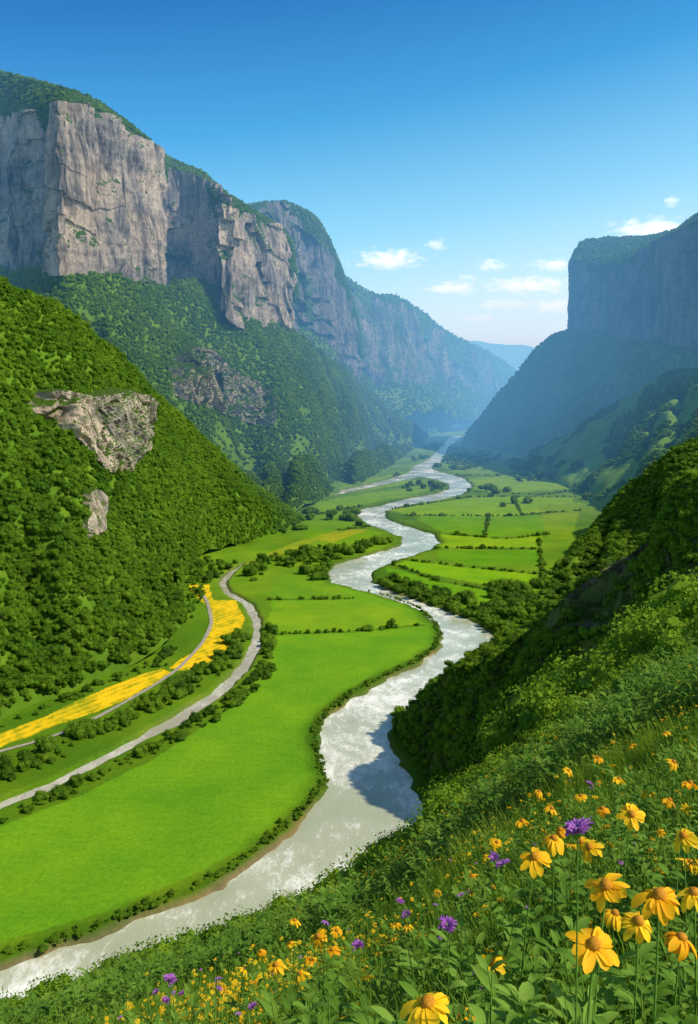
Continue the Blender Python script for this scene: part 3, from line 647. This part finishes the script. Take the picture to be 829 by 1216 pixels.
b,d2,_=fgpts(11000,8,66,-80,960,2); s_b=rng.uniform(1.0,1.8,len(b))*np.clip(d2/18,1,2.0)
scatter('meadow_grass',np.r_[a,b],np.r_[s_a,s_b],tufts,'long green meadow grass on the steep slope','grass',5,.15)
a,d1,_=fgpts(2600,1.0,12,-120,980,3); s_a=rng.uniform(.6,1.2,len(a))
b,d2,_=fgpts(5500,9,64,-80,960,4); s_b=rng.uniform(1.1,2.2,len(b))
scatter('meadow_wild_plants',np.r_[a,b],np.r_[s_a,s_b],plants,'leafy wild plants growing through the meadow','plants',6,.15)
a,d1,bb1=fgpts(2200,18,78,-80,960,5); keep=(rng.random(len(a))<.8); a=a[keep]; d1=d1[keep]
a2,d3,_=fgpts(130,34,62,590,860,6)
scatter('slope_bushes',np.r_[a,a2],np.r_[(.45+1.5*rng.random(len(a))**2)*np.where(d1>45,1.3,.7),rng.uniform(1.6,3.6,len(a2))],shl_src,'small bright green bushes along the meadow slope','shrub',7)
# flowers ------------------------------------------------------
def mat_petal(name,c1,c2):
    m,nt,bs=newmat(name); oi=N(nt,'ShaderNodeObjectInfo'); v=mapv(nt,(1,1,1),'obj'); n=noise(nt,v,60,2)
    f=math_(nt,'ADD',math_(nt,'MULTIPLY',oi.outputs['Random'],.6),math_(nt,'MULTIPLY',n,.4))
    c=ramp(nt,f,[(.2,c1),(.8,c2)]); nt.links.new(c,bs.inputs['Base Color']); bs.inputs['Roughness'].default_value=.6; bs.inputs['Specular IOR Level'].default_value=.15
    t=N(nt,'ShaderNodeBsdfTranslucent'); nt.links.new(c,t.inputs['Color']); ms=N(nt,'ShaderNodeMixShader'); ms.inputs[0].default_value=.35
    nt.links.new(bs.outputs[0],ms.inputs[1]); nt.links.new(t.outputs[0],ms.inputs[2]); nt.links.new(ms.outputs[0],nt.nodes['Material Output'].inputs['Surface']); return m
M_yel=mat_petal('yellow_petal',(.90,.44,.006),(.94,.63,.015)); M_yel2=mat_petal('small_yellow_petal',(.90,.56,.012),(.94,.74,.03)); M_pur=mat_petal('purple_petal',(.42,.13,.50),(.60,.26,.66)); M_cen=mat_simple('orange_brown_centre',(.32,.11,.01),(.62,.28,.02),300,.8,.5,.002)
def petals(n,r0,L,W,droop,seed,mat,lift=0,layers=1,name='petals_mesh'):
    rg=np.random.default_rng(seed); ps=[]
    for ly in range(layers):
        for k in range(n):
            a=k/n*6.283+rg.normal()*.14+ly*.3; dr=np.array([math.cos(a),math.sin(a),0]); sd=np.array([-dr[1],dr[0],0]); LL=L*rg.uniform(.72,1.15)*(1-.28*ly); dp=droop*rg.uniform(.4,1.5); tw=rg.normal()*.5; V=[]
            for j in range(6):
                t=j/5; w=W*(.45+.75*math.sin(math.pi*min(1,t*.62+.12)))*(1 if t<1 else .45); ang=dp*t
                c=dr*(r0+LL*t*math.cos(ang*.8))+np.array([0,0,(lift+ly*.35)*LL*t-LL*math.sin(ang)*t])
                V+=[c-sd*w+np.array([0,0,tw*w*t+.0012]),c-np.array([0,0,.0018]),c+sd*w+np.array([0,0,-tw*w*t+.0012])]
            f=[]
            for j in range(5):
                for q in (0,1): f.append([3*j+q,3*j+q+1,3*j+4+q,3*j+3+q])
            ps.append((np.array(V),np.array(f)))
    v,f=joinvf(ps); return build(name,v,[f],mat,link=None)
pet=[petals([13,14,12,13,11,14][i],.008,.043,.0088,[.6,1.0,.45,1.15,.8,.35][i],600+i,M_yel) for i in range(6)]
ppet=[petals(26,.002,.022,.0022,.2,620+i,M_pur,.3,4) for i in range(2)]
iv,iff=ICO2
cen=build('centre_mesh',iv*np.array([.0135,.0135,.0125])*(1+.12*vn(iv*7,5))[:,None]+np.array([0,0,.003]),[iff],M_cen,link=None)
pcen=build('calyx_mesh',iv*np.array([.007,.007,.008])-np.array([0,0,.005]),[iff],M_stem,link=None)
def rotm(tilt,az): return Matrix.Rotation(az,4,'Z')@Matrix.Rotation(tilt,4,'X')
def add_flower(bx,by,wpx,kind):
    real=.104 if kind=='y' else .05
    d=real*F/wpx; hp_=P(bx,by,d); z=gz(hp_[0],hp_[1])
    if z is None: z=hp_[2]-.4
    h=max(.12,hp_[2]-z)
    e=bpy.data.objects.new('yellow_flower' if kind=='y' else 'purple_flower',None); scene.collection.objects.link(e); e.empty_display_size=.05
    lean=random.uniform(-.05,.05)*h; ly=random.uniform(-.05,.05)*h
    e.location=(hp_[0]-lean,hp_[1]-ly,z); 
    if kind=='y': tag(e,'yellow coneflower with drooping petals and orange centre on green stem','flower',None,'yellow wildflowers on the slope')
    else: tag(e,'purple wildflower with fine petals on a thin green stem','flower',None,'purple wildflowers on the slope')
    path=[np.array([lean*t**2,ly*t**2+.02*math.sin(t*3)*h*.5*(1-t),h*t]) for t in np.linspace(0,1,8)]
    rb=.0035 if kind=='y' else .0022
    v,f=tube(path,np.linspace(rb,rb*.55,8),6); st=build('stem',v,[f],M_stem); st.parent=e
    rg=np.random.default_rng(random.randint(0,9999)); ps=[]
    for k in range(9 if kind=='y' else 4):
        t=rg.uniform(.1,.78); i=int(t*7); c=path[i]+(path[i+1]-path[i])*(t*7-i); a=k*2.4
        ps.append(leaf_vf(c,np.array([math.cos(a),math.sin(a),rg.uniform(.3,1.1)]),rg.uniform(.06,.12)*(1.1-t*.5),.012*rg.uniform(.6,1.2),rg.uniform(.3,.8),rg))
    v,f=joinvf(ps); lf=build('leaves',v,[f],M_plant); lf.parent=e
    tl=random.uniform(.0,.6); az=random.uniform(-2.2,2.2); m=Matrix.Translation(Vector(path[-1]))@rotm(tl,az)@Matrix.Rotation(random.uniform(0,6),4,'Z')
    for nm,me in ((('petals',pet[random.randint(0,5)]),('flower_centre',cen)) if kind=='y' else (('petals',ppet[random.randint(0,1)]),('calyx',pcen))):
        o=bpy.data.objects.new(nm,me); scene.collection.objects.link(o); o.parent=e; o.matrix_local=m
yl=[(812,993,40),(750,967,38),(635,1018,46),(658,996,38),(700,1006,36),(720,1052,62),(783,1064,68),(824,1060,52),(758,1094,56),(809,1114,54),(705,1122,72),(582,1142,44),(508,1192,76),(545,1203,50),(641,1070,26),(328,1146,28),(378,1112,30),(356,1156,26),(350,1093,20),(440,1150,24),(395,1128,22),(735,925,20),(800,905,22),(770,940,22),(690,945,20),(655,960,20),(620,975,22),(590,1000,18),(560,1040,18),(470,1110,20),(500,1130,22),(545,1085,20),(612,1100,22),(660,1090,24),(680,1040,24),(820,930,26),(795,950,24),(715,960,22),(300,1168,22),(270,1180,20),(240,1195,22),(420,1180,26),(460,1190,22),(380,1185,24),(600,1180,34),(650,1195,30),(760,1180,36),(520,1060,16),(575,1062,18),(730,1000,24),(770,1010,26),(823,1150,44),(735,1150,40),(345,1120,18),(370,1140,20),(400,1105,18),(415,1135,20),(310,1130,16),(790,1030,30),(665,985,24),(640,940,16),(675,915,15),(710,900,15),(750,885,14),(790,870,14),(730,1085,40),(690,1000,30),(820,1025,34)]
pl=[(686,984,40),(531,1098,27),(597,1026,21),(587,1018,15),(425,1122,18),(202,1163,20),(197,1188,13),(475,1070,12),(482,1086,14),(300,1195,15),(425,1175,13),(557,1060,10),(540,1120,12),(640,1135,13),(185,1178,10),(330,1178,10),(700,930,10),(450,1160,11),(620,1120,12),(560,1170,14),(216,1180,11)]
for q in yl: add_flower(*q,'y')
for q in pl: add_flower(*q,'p')
def small_flower(seed,mat,rad,h=.3,nf=1):
    rg=np.random.default_rng(seed); V=[];Q=[];mi=[];o=0
    for k in range(nf):
        b=np.array([*(rg.normal(size=2)*(.05 if nf>1 else 0)),0]); tp=b*2.0+np.array([*(rg.normal(size=2)*.03),h*rg.uniform(.7,1.1)])
        v,f=tube([b,(b+tp)/2+np.array([.01,0,0]),tp],[.002,.0016,.001],3); V.append(v);Q.append(f+o);mi+= [0]*len(f); o+=len(v)
        r=rad*rg.uniform(.7,1.2); nrm=np.array([rg.normal()*.4,rg.normal()*.4-.4,1.]); nrm/=np.linalg.norm(nrm); t=np.cross(nrm,(1,0,0)); t/=np.linalg.norm(t); b2=np.cross(nrm,t)
        for j in range(7):
            a=j/7*6.283; a0,a1=a-.36,a+.36; dr=lambda q,rr:tp+(t*math.cos(q)+b2*math.sin(q))*rr
            V.append(np.array([tp+nrm*.003,dr(a0,r*.6)+nrm*.002,dr(a,r)-nrm*r*.25,dr(a1,r*.6)+nrm*.002])); Q.append(np.array([[o,o+1,o+2,o+3]])); mi.append(1); o+=4
        V.append(tp+nrm*.004+iv[:12]*r*.15); Q.append(np.array([[o+i,o+(i+3)%12,o+(i+7)%12,o+(i+5)%12] for i in range(0,12,2)])); mi+=[2]*6; o+=12
    me=build('blossom_mesh',np.concatenate(V),[np.concatenate(Q)],M_stem,smooth=False,link=None); me.materials.append(mat); me.materials.append(M_cen)
    if len(me.polygons)==len(mi): me.polygons.foreach_set('material_index',np.array(mi,np.int32))
    return me
sf=[small_flower(700+i,M_yel,.024) for i in range(4)]
p,d,b=fgpts(900,2.6,11,60,829,31); w=rng.random(len(p))<np.interp(b,[60,300,829],[.25,.5,.9]); p=p[w][:200]
for q in p:
    o=bpy.data.objects.new('yellow_flower',sf[random.randint(0,3)]); scene.collection.objects.link(o); o.location=q; s=random.uniform(.8,1.5); o.scale=(s,s,s*random.uniform(.8,1.3)); o.rotation_euler=(0,0,random.uniform(0,6.28))
    tag(o,'small yellow blossom on a thin stem in tall grass','flower',None,'yellow wildflowers on the slope')
sp=[small_flower(710+i,M_pur,.017,h=.36) for i in range(2)]
p,d,b=fgpts(70,2.4,12,150,760,37)
for q in p:
    o=bpy.data.objects.new('purple_flower',sp[random.randint(0,1)]); scene.collection.objects.link(o); o.location=q; s=random.uniform(.8,1.4); o.scale=(s,s,s*random.uniform(.9,1.3)); o.rotation_euler=(0,0,random.uniform(0,6.28))
    tag(o,'small pink-purple blossom on a thin stem in grass','flower',None,'purple wildflowers on the slope')
spr=[mesh_obj(small_flower(720+i,M_yel2,.014,h=.40,nf=[5,10,7,13][i])) for i in range(4)]
a,d1,b1=fgpts(1800,3.0,13,120,960,33); k=fbm(a*.6,2,55)>np.interp(b1,[100,400,829],[.36,.2,.1]); a=a[k]
c_,d2,b2=fgpts(5500,10,34,300,960,34); k=fbm(c_*.18,2,56)>np.interp(b2,[300,500,829],[.42,.2,.05]); c_=c_[k]; d2=d2[k]
scatter('yellow_wildflower_carpet',np.r_[a,c_],np.r_[rng.uniform(.7,1.2,len(a)),rng.uniform(1.0,1.6,len(c_))*np.clip(d2/24,1,1.4)],spr,'masses of tiny yellow wildflowers across the slope','flowers',8,.1)
# ------------------------------------------------------------ clouds
def mat_cloud():
    m=bpy.data.materials.new('cloud_vapour'); m.use_nodes=True; nt=m.node_tree; nt.nodes.remove(nt.nodes['Principled BSDF']); out=nt.nodes['Material Output']
    tc=N(nt,'ShaderNodeTexCoord'); g=N(nt,'ShaderNodeNewGeometry')
    ln=N(nt,'ShaderNodeVectorMath',operation='LENGTH'); nt.links.new(tc.outputs['Object'],ln.inputs[0])
    n=N(nt,'ShaderNodeTexNoise'); n.inputs['Scale'].default_value=.008; n.inputs['Detail'].default_value=5; n.inputs['Roughness'].default_value=.6
    mp=N(nt,'ShaderNodeMapping'); mp.inputs['Scale'].default_value=(1,1,2.4); nt.links.new(g.outputs['Position'],mp.inputs['Vector']); nt.links.new(mp.outputs[0],n.inputs['Vector'])
    f=math_(nt,'SUBTRACT',math_(nt,'ADD',math_(nt,'MULTIPLY',math_(nt,'SUBTRACT',n.outputs['Fac'],.5),2.4),.62),math_(nt,'MULTIPLY',ln.outputs['Value'],1.05))
    dn=math_(nt,'MULTIPLY',math_(nt,'MAXIMUM',f,0),.012)
    vs=N(nt,'ShaderNodeVolumeScatter'); vs.inputs['Color'].default_value=(1,1,1,1); nt.links.new(dn,vs.inputs['Density'])
    em=N(nt,'ShaderNodeEmission'); em.inputs['Color'].default_value=(.92,.96,1,1); nt.links.new(math_(nt,'MULTIPLY',dn,.95),em.inputs['Strength'])  # white glow added to the cloud in place of multiple scattering
    ad=N(nt,'ShaderNodeAddShader'); nt.links.new(vs.outputs[0],ad.inputs[0]); nt.links.new(em.outputs[0],ad.inputs[1]); nt.links.new(ad.outputs[0],out.inputs['Volume']); return m
M_cloud=mat_cloud()
cme=build('cloud_mesh',iv,[iff],M_cloud,link=None)
for (x,y,w,h) in [(460,309,84,20),(536,342,70,15),(517,291,32,14),(478,297,24,9),(583,315,40,13),(628,339,100,17),(658,314,56,14),(775,273,95,22),(797,238,24,13),(597,362,60,10),(655,363,70,14),(556,330,26,8),(570,378,60,7)]:
    d=9000; c=P(x,y,d); o=bpy.data.objects.new('cloud',cme); scene.collection.objects.link(o); o.location=c; s=d/F
    o.scale=(w*s*.74,w*s*.5,h*s*.85); tag(o,'small white puffy cloud in the blue sky','cloud',None,'fair weather clouds')
# ------------------------------------------------------------ haze
m=bpy.data.materials.new('valley_haze'); m.use_nodes=True; nt=m.node_tree; nt.nodes.remove(nt.nodes['Principled BSDF'])
base=.00028; sig=(.6*base,1.0*base,1.35*base); Lh=(.32,.62,.88)
ab=N(nt,'ShaderNodeVolumeAbsorption'); mx=max(sig); ab.inputs['Density'].default_value=mx; ab.inputs['Color'].default_value=(1-sig[0]/mx,1-sig[1]/mx,1-sig[2]/mx,1)
em=N(nt,'ShaderNodeEmission'); e=[s*l for s,l in zip(sig,Lh)]; me_=max(e); em.inputs['Color'].default_value=(e[0]/me_,e[1]/me_,e[2]/me_,1); em.inputs['Strength'].default_value=me_  # haze glows by emission, standing in for scattered daylight
ad=N(nt,'ShaderNodeAddShader'); nt.links.new(ab.outputs[0],ad.inputs[0]); nt.links.new(em.outputs[0],ad.inputs[1]); nt.links.new(ad.outputs[0],nt.nodes['Material Output'].inputs['Volume'])
bm=bmesh.new(); bmesh.ops.create_cube(bm,size=1)
for v in bm.verts: v.co=Vector((v.co.x*14000,v.co.y*15300+8290,v.co.z*680+280))
bmesh.ops.recalc_face_normals(bm,faces=bm.faces); hm_=bpy.data.meshes.new('haze'); bm.to_mesh(hm_); bm.free(); hm_.materials.append(m)
hz=bpy.data.objects.new('haze',hm_); scene.collection.objects.link(hz)
tag(hz,'thin blue summer haze filling the valley','haze','structure')
# ------------------------------------------------------------ light
EL=math.radians(46); AZ=math.radians(108)
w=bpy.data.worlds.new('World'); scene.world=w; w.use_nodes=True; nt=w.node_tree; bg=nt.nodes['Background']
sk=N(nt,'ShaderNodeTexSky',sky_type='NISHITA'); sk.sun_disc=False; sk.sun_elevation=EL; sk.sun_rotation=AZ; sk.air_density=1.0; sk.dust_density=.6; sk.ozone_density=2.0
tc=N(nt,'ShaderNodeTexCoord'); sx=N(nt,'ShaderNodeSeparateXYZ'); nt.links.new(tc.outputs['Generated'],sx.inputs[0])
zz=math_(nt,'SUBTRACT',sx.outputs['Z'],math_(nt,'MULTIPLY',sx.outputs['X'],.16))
rp=ramp(nt,zz,[(0.0,(2.9,2.75,2.45)),(.09,(2.35,2.4,2.05)),(.19,(1.05,1.75,1.7)),(.31,(.17,1.0,1.38)),(.43,(.005,.50,1.05)),(.7,(.95,1.02,1.05))])  # sky tint by height; unseen upper sky kept near neutral for less blue fill
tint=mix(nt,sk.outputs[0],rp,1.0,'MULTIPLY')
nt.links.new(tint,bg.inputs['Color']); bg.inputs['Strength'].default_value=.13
sd=bpy.data.lights.new('sun','SUN'); sd.energy=5; sd.angle=math.radians(.5); sd.color=(1,.92,.77); so=bpy.data.objects.new('sun',sd); scene.collection.objects.link(so)
dirv=Vector((math.sin(AZ)*math.cos(EL),math.cos(AZ)*math.cos(EL),math.sin(EL))); so.rotation_euler=dirv.to_track_quat('Z','Y').to_euler()
cam=bpy.data.cameras.new('camera'); co=bpy.data.objects.new('camera',cam); scene.collection.objects.link(co)
co.location=(0,0,H); co.rotation_euler=(math.pi/2-PITCH,0,0); cam.sensor_fit='VERTICAL'; cam.sensor_height=24; cam.lens=24*F/1216; cam.clip_start=.05; cam.clip_end=40000
scene.camera=co
scene.view_settings.view_transform='Standard'; scene.view_settings.look='None'; scene.view_settings.exposure=0
